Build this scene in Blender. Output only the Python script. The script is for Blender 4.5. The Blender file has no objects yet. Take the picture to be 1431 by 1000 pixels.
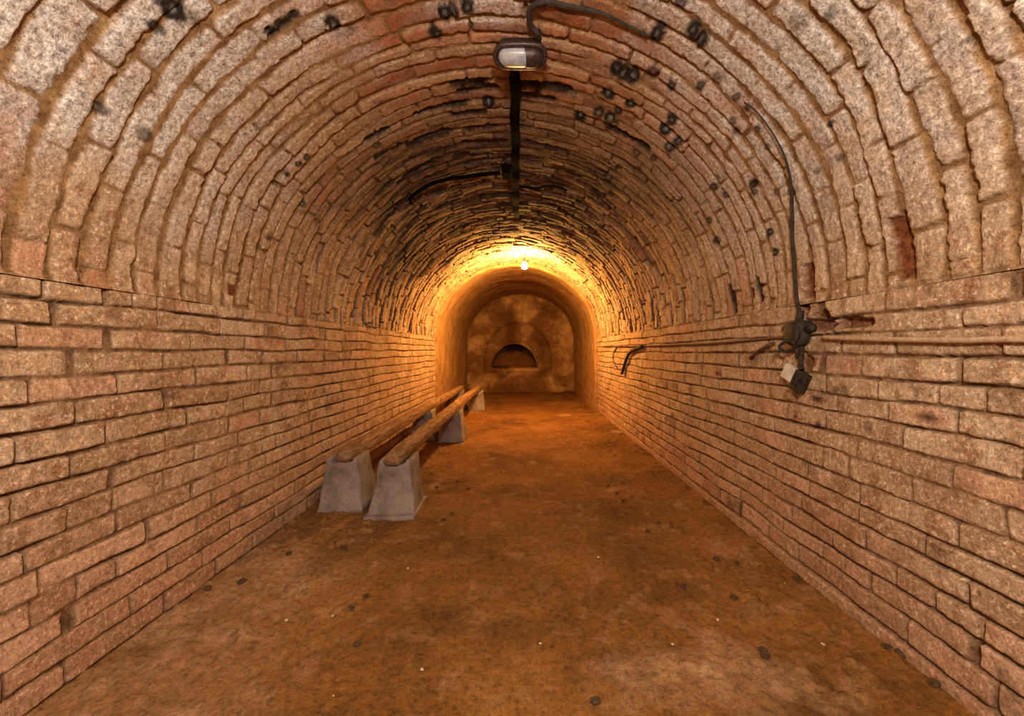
import bpy, bmesh, math, random
import numpy as np
from mathutils import Vector

random.seed(7)
RNG = np.random.default_rng(11)
C = bpy.context.scene.collection
PI = math.pi

# ------------------------------------------------------------------ dimensions of the cellar (metres)
F_PX = 600.0                    # focal length for a 1431 px wide frame
VPX, VPY = 732.0, 490.0         # vanishing point of the tunnel axis
CAM_Z = 1.085
WL, WR = 1.476, 1.323           # distance of the left and right wall from the camera axis
XC, AX = (WR - WL) / 2, (WL + WR) / 2
ZS, BZ = 1.305, 1.295           # springing height, rise of the vault
Y_BACK = -1.6                   # wall behind the photographer
Y_BRICK = 8.0                   # the brick lining ends here, under the plaster arch
Y_END = 11.4


def vault(theta, inset=0.0):
    """point (X, Z) of the vault; theta 0 = right springing, pi = left springing"""
    return XC + (AX - inset) * np.cos(theta), ZS + (BZ - inset) * np.sin(theta)


def ray(px, py):
    return (px - VPX) / F_PX, -(py - VPY) / F_PX


def on_vault(px, py, inset=0.0):
    u, v = ray(px, py)
    lo, hi = 0.05, 40.0
    for _ in range(50):
        m = (lo + hi) / 2
        q = ((u * m - XC) / (AX - inset)) ** 2 + (max(CAM_Z + v * m - ZS, 0) / (BZ - inset)) ** 2
        if q > 1: hi = m
        else: lo = m
    return Vector((u * lo, lo, CAM_Z + v * lo))


def on_right(px, py, inset=0.0):
    u, v = ray(px, py)
    d = (WR - inset) / u
    return Vector((u * d, d, CAM_Z + v * d))


# ------------------------------------------------------------------ noise
_perm = np.random.default_rng(3).permutation(65536).astype(np.int64)
_val = np.random.default_rng(4).random(65536) * 2 - 1


def vnoise(x, y, seed=0):
    xi = np.floor(x).astype(np.int64); yi = np.floor(y).astype(np.int64)
    fx = x - xi; fy = y - yi
    fx = fx * fx * fx * (fx * (fx * 6 - 15) + 10); fy = fy * fy * fy * (fy * (fy * 6 - 15) + 10)

    def h(a, b):
        return _val[_perm[(_perm[(a + seed * 131) & 65535] + b) & 65535]]
    return (h(xi, yi) * (1 - fx) + h(xi + 1, yi) * fx) * (1 - fy) + (h(xi, yi + 1) * (1 - fx) + h(xi + 1, yi + 1) * fx) * fy


def fbm(x, y, seed=0, octv=4, gain=0.5):
    s = 0; a = 1.0; t = 0
    for k in range(octv):
        s = s + a * vnoise(x * 2 ** k + 17.3 * k, y * 2 ** k - 9.1 * k, seed + k); t += a; a *= gain
    return s / t


def sstep(a, b, x):
    t = np.clip((x - a) / (b - a), 0, 1)
    return t * t * (3 - 2 * t)


# ------------------------------------------------------------------ object helpers
def tag(o, label=None, cat=None, group=None, kind=None):
    if label: o['label'] = label
    if cat: o['category'] = cat
    if group: o['group'] = group
    if kind: o['kind'] = kind
    return o


def empty(name, loc, rz=0.0):
    o = bpy.data.objects.new(name, None); C.objects.link(o)
    o.location = loc; o.rotation_euler = (0, 0, rz); o.empty_display_size = 0.05
    return o


def link(name, me, mat=None, parent=None, smooth=True):
    o = bpy.data.objects.new(name, me); C.objects.link(o)
    if mat: me.materials.append(mat)
    if smooth:
        me.polygons.foreach_set('use_smooth', np.ones(len(me.polygons), dtype=bool))
    if parent: o.parent = parent
    return o


def grid_mesh(name, P, closed_u=False, flip=False):
    """P: (n, m, 3) array of points"""
    n, m, _ = P.shape
    me = bpy.data.meshes.new(name)
    idx = np.arange(n * m).reshape(n, m)
    if closed_u:
        idx = np.concatenate([idx, idx[:1]], 0)
    q = np.stack([idx[:-1, :-1], idx[1:, :-1], idx[1:, 1:], idx[:-1, 1:]], -1).reshape(-1, 4)
    if flip: q = q[:, ::-1]
    nf = len(q)
    me.vertices.add(n * m); me.vertices.foreach_set('co', P.reshape(-1).astype(np.float32))
    me.loops.add(nf * 4); me.loops.foreach_set('vertex_index', q.reshape(-1).astype(np.int32))
    me.polygons.add(nf)
    me.polygons.foreach_set('loop_start', np.arange(nf, dtype=np.int32) * 4)
    me.update(calc_edges=True); me.validate()
    return me


def set_attr(me, name, arrs):
    a = me.color_attributes.new(name, 'FLOAT_COLOR', 'POINT')
    n = len(me.vertices)
    d = np.zeros((n, 4), np.float32)
    for k, v in enumerate(arrs): d[:, k] = np.broadcast_to(v, arrs[0].shape).reshape(-1)
    a.data.foreach_set('color', d.reshape(-1))


def bm_obj(name, bm, mat, parent=None, smooth=False):
    me = bpy.data.meshes.new(name); bm.normal_update(); bm.to_mesh(me); bm.free()
    return link(name, me, mat, parent, smooth)


def tube_bm(pts, r, seg=10, bm=None, cap=True):
    """smooth tube through points; r number or list"""
    bm = bm or bmesh.new()
    P = [Vector(p) for p in pts]; n = len(P)
    R = r if isinstance(r, (list, tuple)) else [r] * n
    up = Vector((0, 0, 1)); rings = []; prev = None
    for i, p in enumerate(P):
        t = (P[min(i + 1, n - 1)] - P[max(i - 1, 0)]).normalized()
        if prev is None:
            a = t.orthogonal().normalized()
        else:
            a = (prev - t * prev.dot(t)).normalized()
        prev = a; b = t.cross(a)
        rings.append([bm.verts.new(p + (a * math.cos(2 * PI * k / seg) + b * math.sin(2 * PI * k / seg)) * R[i]) for k in range(seg)])
    for i in range(n - 1):
        for k in range(seg):
            bm.faces.new((rings[i][k], rings[i][(k + 1) % seg], rings[i + 1][(k + 1) % seg], rings[i + 1][k]))
    if cap:
        bm.faces.new(rings[0][::-1]); bm.faces.new(rings[-1])
    return bm


def spline(pts, n=6):
    """Catmull-Rom through points"""
    P = [Vector(p) for p in pts]; P = [2 * P[0] - P[1]] + P + [2 * P[-1] - P[-2]]; out = []
    for i in range(1, len(P) - 2):
        for k in range(n):
            t = k / n
            a, b, c, d = P[i - 1], P[i], P[i + 1], P[i + 2]
            out.append(0.5 * ((2 * b) + (c - a) * t + (2 * a - 5 * b + 4 * c - d) * t * t + (3 * b - a - 3 * c + d) * t ** 3))
    out.append(P[-2])
    return out


def box_bm(sx, sy, sz, bev=0.0, c=(0, 0, 0), bm=None, seg=2):
    b2 = bmesh.new(); bmesh.ops.create_cube(b2, size=1.0)
    for v in b2.verts: v.co = Vector((v.co.x * sx + c[0], v.co.y * sy + c[1], v.co.z * sz + c[2]))
    if bev: bmesh.ops.bevel(b2, geom=b2.edges[:], offset=bev, segments=seg, affect='EDGES', profile=0.5)
    if bm is None: return b2
    me = bpy.data.meshes.new('tmp'); b2.to_mesh(me); b2.free(); bm.from_mesh(me); bpy.data.meshes.remove(me)
    return bm


def lathe_bm(prof, seg=24, axis='Z', bm=None):
    """prof: list of (r, h)"""
    bm = bm or bmesh.new(); rings = []
    for r, h in prof:
        ring = []
        for k in range(seg):
            a = 2 * PI * k / seg; x, y = r * math.cos(a), r * math.sin(a)
            co = (x, y, h) if axis == 'Z' else ((h, x, y) if axis == 'X' else (x, h, y))
            ring.append(bm.verts.new(co))
        rings.append(ring)
    for i in range(len(rings) - 1):
        for k in range(seg):
            bm.faces.new((rings[i][k], rings[i][(k + 1) % seg], rings[i + 1][(k + 1) % seg], rings[i + 1][k]))
    bm.faces.new(rings[0][::-1]); bm.faces.new(rings[-1])
    bmesh.ops.recalc_face_normals(bm, faces=bm.faces[:])
    return bm


def roughen(bm, amp, scale, seed=0):
    from mathutils import noise
    for v in bm.verts:
        p = v.co * scale + Vector((seed * 3.1, seed * 1.7, seed * .9))
        v.co += Vector((noise.noise(p), noise.noise(p + Vector((31, 7, 3))), noise.noise(p + Vector((5, 91, 13))))) * amp


# ------------------------------------------------------------------ materials
class NT:
    def __init__(self, name):
        self.m = bpy.data.materials.new(name); self.m.use_nodes = True
        self.t = self.m.node_tree; self.t.nodes.clear()
        self.out = self.n('ShaderNodeOutputMaterial'); self.b = self.n('ShaderNodeBsdfPrincipled')
        self.t.links.new(self.b.outputs[0], self.out.inputs[0])
        self.co = self.n('ShaderNodeTexCoord').outputs['Object']

    def n(self, k): return self.t.nodes.new(k)

    def set(self, sock, v):
        if hasattr(v, 'is_linked') or isinstance(v, bpy.types.NodeSocket): self.t.links.new(v, sock)
        elif isinstance(v, (tuple, list)) and len(v) == 3 and sock.type == 'RGBA': sock.default_value = (*v, 1)
        else: sock.default_value = v

    def noise(self, scale, detail=4, rough=0.55, lac=2.0, vec=None, dist=0.0, stretch=None):
        v = vec or self.co
        if stretch:
            mp = self.n('ShaderNodeMapping'); self.t.links.new(v, mp.inputs[0]); mp.inputs['Scale'].default_value = stretch; v = mp.outputs[0]
        x = self.n('ShaderNodeTexNoise'); self.t.links.new(v, x.inputs['Vector'])
        x.inputs['Scale'].default_value = scale; x.inputs['Detail'].default_value = detail
        x.inputs['Roughness'].default_value = rough; x.inputs['Distortion'].default_value = dist
        return x.outputs['Fac']

    def ramp(self, fac, stops):
        r = self.n('ShaderNodeValToRGB'); self.t.links.new(fac, r.inputs[0]); e = r.color_ramp.elements
        while len(e) < len(stops): e.new(0.5)
        for k, (p, c) in enumerate(stops):
            e[k].position = p; e[k].color = (*c, 1) if isinstance(c, tuple) else (c, c, c, 1)
        return r.outputs[0]

    def mix(self, fac, a, b, mode='MIX'):
        x = self.n('ShaderNodeMix'); x.data_type = 'RGBA'; x.blend_type = mode
        self.set(x.inputs[0], fac); self.set(x.inputs[6], a); self.set(x.inputs[7], b)
        return x.outputs[2]

    def math(self, op, a, b=0.0, clamp=False):
        x = self.n('ShaderNodeMath'); x.operation = op; x.use_clamp = clamp
        self.set(x.inputs[0], a); self.set(x.inputs[1], b)
        return x.outputs[0]

    def bump(self, h, strength=0.5, dist=0.01, prev=None):
        x = self.n('ShaderNodeBump'); x.inputs['Strength'].default_value = strength; x.inputs['Distance'].default_value = dist
        self.t.links.new(h, x.inputs['Height'])
        if prev: self.t.links.new(prev, x.inputs['Normal'])
        return x.outputs[0]

    def attr(self, name):
        a = self.n('ShaderNodeAttribute'); a.attribute_name = name
        s = self.n('ShaderNodeSeparateColor'); self.t.links.new(a.outputs['Color'], s.inputs[0])
        return s.outputs[0], s.outputs[1], s.outputs[2], a.outputs['Alpha']

    def done(self, col, rough=0.9, normal=None, metal=0.0, spec=0.25):
        self.set(self.b.inputs['Base Color'], col); self.set(self.b.inputs['Roughness'], rough)
        self.set(self.b.inputs['Metallic'], metal); self.b.inputs['Specular IOR Level'].default_value = spec
        if normal: self.t.links.new(normal, self.b.inputs['Normal'])
        return self.m


def brick_material(name, mortar_a, mortar_b):
    N = NT(name)
    tone, white, mort, soot = N.attr('brick')
    red, grey, hole, _ = N.attr('marks')
    grain = N.noise(58, 7, 0.78); mid = N.noise(12, 5, 0.65); big = N.noise(2.0, 5, 0.6); fine = N.noise(150, 4, 0.8)
    blotch = N.noise(5.5, 6, 0.7, dist=0.5)
    tan = N.mix(tone, (0.46, 0.305, 0.185), (0.68, 0.495, 0.33))
    tan = N.mix(N.ramp(big, [(0.38, 0.0), (0.68, 0.7)]), tan, (0.42, 0.245, 0.125))
    tan = N.mix(N.ramp(mid, [(0.48, 0.0), (0.64, 0.75)]), tan, (0.29, 0.13, 0.055))
    tan = N.mix(N.ramp(grain, [(0.53, 0.0), (0.62, 0.75)]), tan, (0.80, 0.64, 0.48))
    tan = N.mix(N.ramp(blotch, [(0.55, 0.0), (0.70, 0.7)]), tan, (0.20, 0.105, 0.05))
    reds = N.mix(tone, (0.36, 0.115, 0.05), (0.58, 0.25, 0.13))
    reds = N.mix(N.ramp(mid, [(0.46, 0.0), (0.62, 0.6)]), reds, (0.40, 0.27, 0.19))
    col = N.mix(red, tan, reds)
    wf = N.math('MULTIPLY', white, N.ramp(mid, [(0.28, 0.35), (0.58, 1.0)]), True)
    col = N.mix(wf, col, N.mix(N.ramp(grain, [(0.40, 0.0), (0.58, 1.0)]), (0.40, 0.37, 0.36), (0.82, 0.79, 0.76)))
    mcol = N.mix(N.ramp(mid, [(0.38, 0.0), (0.65, 1.0)]), mortar_a, mortar_b)
    col = N.mix(mort, col, mcol)
    col = N.mix(0.9, col, N.ramp(grain, [(0.33, 0.34), (0.45, 0.90), (0.55, 1.0), (0.70, 1.28)]), 'MULTIPLY')
    col = N.mix(0.8, col, N.ramp(fine, [(0.34, 0.35), (0.50, 0.95), (0.70, 1.35)]), 'MULTIPLY')
    col = N.mix(hole, col, N.mix(N.ramp(grain, [(0.4, 0.0), (0.62, 1.0)]), (0.08, 0.025, 0.012), (0.26, 0.085, 0.03)))
    sf = N.math('MULTIPLY', soot, N.ramp(grain, [(0.25, 1.2), (0.8, 0.8)]), True)
    col = N.mix(sf, col, (0.022, 0.015, 0.010))
    col = N.mix(grey, col, (0.20, 0.21, 0.20))
    n1 = N.bump(mid, 0.5, 0.012)
    n2 = N.bump(grain, 0.75, 0.007, n1)
    n3 = N.bump(fine, 0.8, 0.003, n2)
    return N.done(col, 0.93, n3, spec=0.12)


M = {}
M['wall'] = brick_material('wall_brick', (0.13, 0.07, 0.035), (0.34, 0.20, 0.11))
M['vault'] = brick_material('vault_brick', (0.20, 0.10, 0.042), (0.44, 0.26, 0.12))

N = NT('earth_floor')
a, b, c, d = N.noise(1.3, 5, 0.6), N.noise(7, 5, 0.65), N.noise(40, 5, 0.7), N.noise(150, 3, 0.7)
col = N.ramp(a, [(0.32, (0.085, 0.036, 0.007)), (0.48, (0.175, 0.072, 0.013)), (0.66, (0.25, 0.112, 0.026))])
col = N.mix(N.ramp(b, [(0.52, 0.0), (0.68, 0.65)]), col, (0.29, 0.15, 0.06))
col = N.mix(N.ramp(N.noise(4.1, 6, 0.7, dist=0.6), [(0.55, 0.0), (0.68, 0.6)]), col, (0.075, 0.034, 0.010))
col = N.mix(N.attr('dust')[0], col, N.mix(b, (0.29, 0.155, 0.07), (0.44, 0.27, 0.15)))
col = N.mix(0.8, col, N.ramp(c, [(0.32, 0.35), (0.48, 0.95), (0.70, 1.35)]), 'MULTIPLY')
col = N.mix(0.7, col, N.ramp(d, [(0.35, 0.5), (0.55, 1.0), (0.8, 1.3)]), 'MULTIPLY')
nn = N.bump(c, 0.7, 0.008, N.bump(b, 0.6, 0.02))
M['floor'] = N.done(col, 0.92, N.bump(d, 0.5, 0.003, nn), spec=0.2)

N = NT('old_plaster')
a, b, c = N.noise(1.7, 5, 0.6, dist=0.4), N.noise(9, 5, 0.65), N.noise(60, 4, 0.7)
col = N.ramp(a, [(0.36, (0.12, 0.05, 0.017)), (0.50, (0.22, 0.105, 0.036)), (0.64, (0.52, 0.31, 0.12))])
col = N.mix(N.ramp(b, [(0.5, 0.0), (0.7, 0.6)]), col, (0.20, 0.09, 0.035))
col = N.mix(0.7, col, N.ramp(c, [(0.3, 0.55), (0.55, 1.0), (0.75, 1.15)]), 'MULTIPLY')
M['plaster'] = N.done(col, 0.9, N.bump(c, 0.4, 0.006, N.bump(b, 0.5, 0.02)), spec=0.15)

N = NT('arch_plaster')
b, c = N.noise(6, 5, 0.6), N.noise(60, 4, 0.7)
col = N.mix(N.ramp(b, [(0.35, 0.0), (0.7, 1.0)]), (0.26, 0.135, 0.05), (0.46, 0.275, 0.12))
col = N.mix(0.6, col, N.ramp(c, [(0.3, 0.6), (0.55, 1.0), (0.75, 1.15)]), 'MULTIPLY')
M['arch'] = N.done(col, 0.9, N.bump(c, 0.3, 0.005, N.bump(b, 0.4, 0.02)), spec=0.15)

N = NT('cast_concrete')
a, b, c = N.noise(5, 5, 0.6), N.noise(22, 5, 0.7), N.noise(110, 3, 0.7)
col = N.ramp(a, [(0.32, (0.13, 0.10, 0.085)), (0.50, (0.26, 0.215, 0.19)), (0.68, (0.36, 0.30, 0.265))])
col = N.mix(N.ramp(b, [(0.5, 0.0), (0.72, 0.6)]), col, (0.17, 0.115, 0.085))
col = N.mix(0.6, col, N.ramp(c, [(0.3, 0.55), (0.55, 1.0), (0.8, 1.2)]), 'MULTIPLY')
M['concrete'] = N.done(col, 0.92, N.bump(c, 0.4, 0.003, N.bump(b, 0.6, 0.01)), spec=0.2)

N = NT('old_timber')
g = N.noise(14, 6, 0.65, stretch=(5, 0.35, 5)); b = N.noise(5, 4, 0.6); c = N.noise(90, 3, 0.7, stretch=(2, 0.3, 2))
col = N.ramp(g, [(0.34, (0.09, 0.042, 0.018)), (0.50, (0.26, 0.14, 0.065)), (0.68, (0.46, 0.29, 0.16))])
col = N.mix(N.ramp(b, [(0.5, 0.0), (0.7, 0.5)]), col, (0.13, 0.055, 0.022))
col = N.mix(0.5, col, N.ramp(c, [(0.3, 0.5), (0.55, 1.0), (0.8, 1.2)]), 'MULTIPLY')
M['timber'] = N.done(col, 0.85, N.bump(c, 0.4, 0.003, N.bump(g, 0.6, 0.008)), spec=0.2)


def plain(name, c1, c2, rough=0.6, metal=0.0, scale=30, bump=0.3, spec=0.3):
    N = NT(name); a = N.noise(scale, 4, 0.65)
    return N.done(N.mix(N.ramp(a, [(0.35, 0.0), (0.65, 1.0)]), c1, c2), rough, N.bump(a, bump, 0.003), metal, spec)


M['black_iron'] = plain('black_iron', (0.003, 0.002, 0.0015), (0.009, 0.006, 0.004), 1.0, 0.0, 30, 0.3, 0.02)
M['dark_cast'] = plain('dark_cast_metal', (0.035, 0.022, 0.017), (0.085, 0.055, 0.042), 0.42, 0.3, 60)
M['rubber'] = plain('dark_cable_rubber', (0.018, 0.013, 0.010), (0.05, 0.036, 0.028), 0.85, 0.0, 50)
M['dusty_cable'] = plain('dusty_cable', (0.30, 0.18, 0.11), (0.47, 0.32, 0.21), 0.85, 0.0, 60)
M['bakelite'] = plain('mouldy_bakelite', (0.008, 0.006, 0.004), (0.042, 0.031, 0.014), 0.75, 0.0, 40)
M['white_plastic'] = plain('dirty_white_plastic', (0.42, 0.36, 0.29), (0.62, 0.55, 0.46), 0.6, 0.0, 35)
M['rust'] = plain('rusty_iron', (0.06, 0.028, 0.016), (0.15, 0.07, 0.035), 0.8, 0.2, 70)
M['stone'] = plain('dark_stone', (0.03, 0.017, 0.008), (0.085, 0.048, 0.022), 0.9, 0.0, 50)
M['pale_stone'] = plain('pale_stone', (0.42, 0.30, 0.19), (0.62, 0.48, 0.34), 0.9, 0.0, 50)
M['porcelain'] = plain('grey_porcelain', (0.30, 0.26, 0.2), (0.42, 0.37, 0.3), 0.35, 0.0, 30)

N = NT('frosted_glass'); a = N.noise(30, 4, 0.6)
M['glass'] = N.done(N.mix(N.ramp(a, [(0.35, 0.0), (0.7, 1.0)]), (0.28, 0.29, 0.31), (0.50, 0.51, 0.54)), 0.38, None, 0.0, 0.4)
N.b.inputs['Coat Weight'].default_value = 0.1

N = NT('lit_bulb'); N.done((1, 0.8, 0.5), 0.3)
BULB_STRENGTH = 4300.0
N.b.inputs['Emission Color'].default_value = (1.0, 0.50, 0.13, 1); N.b.inputs['Emission Strength'].default_value = BULB_STRENGTH
M['bulb'] = N.m


# ------------------------------------------------------------------ brickwork relief
def rand_hash(n, k, s):
    return (_val[_perm[(_perm[(n * 7 + s * 977 + 13) & 65535] + k * 3 + s) & 65535]] + 1) / 2


def course_samples(bounds, base):
    """sample positions across the courses, dense by the joints"""
    out = []
    for v0, v1 in zip(bounds[:-1], bounds[1:]):
        w = v1 - v0
        e = [0, .0045, .010, .017, .026]
        k = max(1, int(round((w - .052) / base)))
        mid = [.026 + (w - .052) * i / k for i in range(1, k)] if w > .06 else []
        xs = [x for x in e if x < w / 2 - .002] + mid + [w - x for x in e[::-1] if 0 < x < w / 2 - .002]
        out += [v0 + x for x in sorted(xs)]
    out.append(bounds[-1])
    return np.array(out)


def brickwork(U, V, bounds, joints, seed, gap=0.004, jgap=0.004, bevel=0.011, depth=0.020, off=0.005, rnd=0.014, wide=None, rough_edge=0.004):
    """relief, tone, mortar mask and brick ids over arrays U (along the courses) and V (across)"""
    H = np.zeros_like(U); tone = np.zeros_like(U); mort = np.zeros_like(U)
    bi = np.zeros(U.shape, np.int64)
    en = fbm(U * 38, V * 38, seed + 60, 3) * rough_edge + fbm(U * 9, V * 9, seed + 70, 2) * rough_edge * 0.8
    dn = np.clip(0.62 + 0.9 * fbm(U * 3.1, V * 6.0, seed + 80, 3), 0.12, 1.15)
    cidx = np.clip(np.searchsorted(bounds, V, side='right') - 1, 0, len(bounds) - 2)
    bg = {i: gap * (0.6 + 0.9 * rand_hash(i, 3, seed + 5)) for i in range(len(bounds))}
    for n in range(len(bounds) - 1):
        m = cidx == n
        if not m.any(): continue
        u, v = U[m], V[m]
        j = np.asarray(joints[n]); k = np.clip(np.searchsorted(j, u) - 1, 0, len(j) - 2)
        jg = np.array([jgap * (0.5 + 1.0 * rand_hash(n, i, seed + 9)) for i in range(len(j))])
        if wide and n in wide:
            for pos, g in wide[n]:
                jg[np.argmin(abs(j - pos))] = g
        u0, u1 = j[k], j[k + 1]
        qx = np.minimum(u - u0 - jg[k], u1 - u - jg[k + 1]) + en[m]
        qy = np.minimum(v - bounds[n] - bg[n], bounds[n + 1] - v - bg[n + 1]) + en[m]
        r = rnd * (0.4 + 1.2 * rand_hash(n, k, seed + 2))
        dd = np.where((qx < r) & (qy < r), r - np.hypot(np.maximum(r - qx, 0), np.maximum(r - qy, 0)), np.minimum(qx, qy))
        S = sstep(-0.002, bevel, dd)
        o = (rand_hash(n, k, seed) - 0.5) * 2 * off
        tx = (rand_hash(n, k, seed + 1) - 0.5) * 0.05; ty = (rand_hash(n, k, seed + 3) - 0.5) * 0.12
        tilt = (u - (u0 + u1) / 2) * tx + (v - (bounds[n] + bounds[n + 1]) / 2) * ty
        H[m] = -depth * dn[m] * (1 - S) + (o + tilt) * S
        tone[m] = rand_hash(n, k, seed + 4)
        mort[m] = 1 - sstep(0.0, 0.006, dd)
        bi[m] = n * 1000 + k
    sn = fbm(U * 16, V * 16, seed + 20, 5, 0.6)
    H += sn * 0.0050 + fbm(U * 2.2, V * 2.2, seed + 30, 2) * 0.012
    return H, tone, mort, bi


def fill_joints(fixed, lo, hi, rng, ln=0.285):
    """brick joints: the seen ones kept, the rest of the course filled with whole and half bricks"""
    fx = sorted(fixed); j = list(fx) if fx else [lo + rng.random() * ln]
    while j[-1] < hi: j.append(j[-1] + (ln if rng.random() > 0.15 else ln / 2) * (0.92 + 0.16 * rng.random()))
    while j[0] > lo: j.insert(0, j[0] - (ln if rng.random() > 0.15 else ln / 2) * (0.92 + 0.16 * rng.random()))
    out = [j[0]]
    for a, b in zip(j[:-1], j[1:]):
        g = b - a; k = int(round(g / ln)) if g > ln * 1.45 else 1
        for i in range(1, k): out.append(a + g * (i + (rng.random() - .5) * .12) / k)
        out.append(b)
    return np.array(out)


def y_samples(y0, y1):
    ys = []; y = Y_BACK
    while y < y0: ys.append(y); y += 0.045
    y = y0
    while y < y1: ys.append(y); y += 0.0048 * max(1.0, min(y / 1.7, 3.0))
    ys.append(y1)
    return np.array(ys)


# ---- the two side walls
LEFT_M = [.158, .110, .053, .001, -.052, -.110, -.168, -.226, -.281, -.339, -.395, -.448, -.509, -.566, -.624, -.678, -.735]
RIGHT_M = [.163, .108, .052, -.012, -.075, -.139, -.200, -.266, -.326, -.39, -.455, -.514, -.58, -.642, -.70, -.768, -.82]
# where the upright joints stand, row by row from the springing down
LEFT_J = [[64, 151, 188, 222, 247, 266, 340, 402, 443, 477, 518, 541], [80, 221, 310, 369, 394, 455, 483, 510], [152, 267, 344, 400, 440, 454, 498, 518],
          [97, 230, 320, 368, 415, 454, 506], [163, 276, 348, 380, 426, 460, 511], [105, 233, 322, 365, 415, 455, 485], [148, 264, 343, 380, 425],
          [98, 233, 321, 365, 394], [157, 273, 334, 400], [3, 98, 160, 232, 320], [168, 270, 348], [58, 210, 298], [168, 279], [100, 238, 323], [7, 184, 286], [95, 233]]
RIGHT_J = [[1419, 1237, 1144, 1071], [1341, 1203, 1173, 1159], [1398, 1249, 1075], [1338, 1199, 1148], [1309, 1154], [1335, 1112], [1429, 1258, 1151],
           [1329, 1197], [1402], [1337, 1201], [1290], [1347, 1209, 1118], [1300], [1357, 1213], [1263, 1034], []]
LEFT_WIDE = {0: [(151, .010)], 1: [(80, .017)], 2: [(152, .013)], 3: [(97, .010), (320, .016)], 5: [(233, .012)], 6: [(264, .012)], 13: [(100, .020)], 11: [(210, .010)], 8: [(157, .010)]}
RIGHT_WIDE = {0: [(1419, .016), (1144, .03)], 1: [(1159, .016)], 3: [(1338, .008), (1148, .02)], 13: [(1357, .012)], 14: [(1034, .016)]}


def side_wall(name, ms, js, wides, w, sgn, seed):
    rng = random.Random(seed)
    z = [CAM_Z - (-m) * w for m in ms]
    z[0] = ZS + 0.005
    bounds = np.array(z[::-1]); nrow = len(bounds) - 1
    joints, wide = [], {}
    for n in range(nrow):
        top = nrow - 1 - n
        f = [w * F_PX / abs(x - VPX) for x in js[top]]
        joints.append(fill_joints(f, Y_BACK - 0.6, Y_BRICK + 0.6, rng))
        if top in wides: wide[n] = [(w * F_PX / abs(x - VPX), g) for x, g in wides[top]]
    if sgn > 0: joints[0] = np.array([Y_BACK - 3, Y_BRICK + 3])       # the footing course has no open joints
    vs = course_samples(bounds, 0.012); vs[0] -= 0.06
    us = y_samples(0.95, Y_BRICK)
    U, V = np.meshgrid(us, vs)
    H, tone, mort, bi = brickwork(U, V, bounds, joints, seed, gap=0.0028, jgap=0.0024, bevel=0.006, depth=0.026, off=0.003, rnd=0.009, rough_edge=0.003, wide=wide)
    warp = fbm(U * 2.3, V * 9.0, seed + 90, 2) * 0.013 + fbm(U * 14, V * 14, seed + 91, 2) * 0.0022
    fade = sstep(bounds[0], bounds[1], V) * sstep(bounds[-1], bounds[-2], V)
    Z = V + warp * fade
    hole = np.zeros_like(U); red = np.zeros_like(U); soot = np.zeros_like(U); grey = np.zeros_like(U); white = np.zeros_like(U)
    H *= sstep(bounds[-1] + .0005, bounds[-1] - 0.006, V) * 0.75 + 0.25
    if sgn > 0:
        foot = sstep(bounds[1] + .004, bounds[1] - .012, V)
        H += foot * 0.012
        # a brick broken out above the junction box, and the hacked-out chase round it
        for (px, py, rx, ry, dep) in [(1188, 451, .115, .024, .045), (1140, 450, .10, .05, .05), (1122, 428, .045, .06, .04), (1126, 507, .05, .05, .03)]:
            p = on_right(px, py); q = np.hypot((U - p.y) / rx, (Z - p.z) / ry) + fbm(U * 25, Z * 25, 5, 3) * .35
            mk = 1 - sstep(0.75, 1.1, q); H -= mk * dep; hole = np.maximum(hole, mk * 0.8)
        for (px, py, rx, ry) in [(1294, 583, .055, .020), (1140, 557, .06, .014), (1112, 582, .02, .018), (1145, 593, .02, .02), (1003, 522, .06, .018)]:
            p = on_right(px, py); q = np.hypot((U - p.y) / rx, (Z - p.z) / ry) + fbm(U * 30, Z * 30, 6, 3) * .4
            soot = np.maximum(soot, (1 - sstep(0.3, 1.2, q)) * 0.85)
            red = np.maximum(red, (1 - sstep(0.8, 2.0, q)) * 0.5)
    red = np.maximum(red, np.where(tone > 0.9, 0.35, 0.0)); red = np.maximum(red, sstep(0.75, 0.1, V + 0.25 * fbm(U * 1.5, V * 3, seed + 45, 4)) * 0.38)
    soot = np.maximum(soot, np.clip(fbm(U * 5, V * 9, seed + 44, 4) * 2.2 - 1.05, 0, 0.45))
    X = sgn * (w - H)
    P = np.stack([X, U, Z], -1)
    me = grid_mesh(name, P, flip=(sgn > 0))
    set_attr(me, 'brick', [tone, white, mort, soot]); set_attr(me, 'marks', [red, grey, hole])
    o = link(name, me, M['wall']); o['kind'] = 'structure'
    return o


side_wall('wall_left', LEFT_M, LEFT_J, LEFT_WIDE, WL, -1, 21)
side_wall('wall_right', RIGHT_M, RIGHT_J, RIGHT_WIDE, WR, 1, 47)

# ---- the barrel vault
SKEW0 = 0.075
S_LEN = PI * (AX + BZ) / 2


def skew(c): return SKEW0 + 0.022 * np.clip(c - 2.5, 0, 5)


def vault_uv(p):
    th = math.atan2((p.z - ZS) / BZ, (p.x - XC) / AX)
    c = p.y
    for _ in range(8): c = p.y - float(skew(c)) * (p.x - XC)
    return th / PI * S_LEN, c


V_JOINTS = [(224, 287), (202, 216), (243, 345), (272, 238), (273, 309), (285, 369), (316, 209), (314, 272), (326, 382), (352, 292), (365, 183), (399, 210), (187, 340),
            (1161, 161), (1140, 217), (1188, 285), (1208, 209), (1168, 336), (1137, 311), (1100, 256), (1049, 161), (1106, 199), (1062, 341), (1243, 273), (1229, 341), (1123, 360),
            (1021, 205), (1210, 20), (1300, 65), (1205, 210), (1335, 228), (1385, 95), (1304, 316), (27, 122), (72, 200), (212, 128), (210, 215), (24, 296), (98, 320), (172, 338), (152, 260), (1396, 276)]
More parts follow.
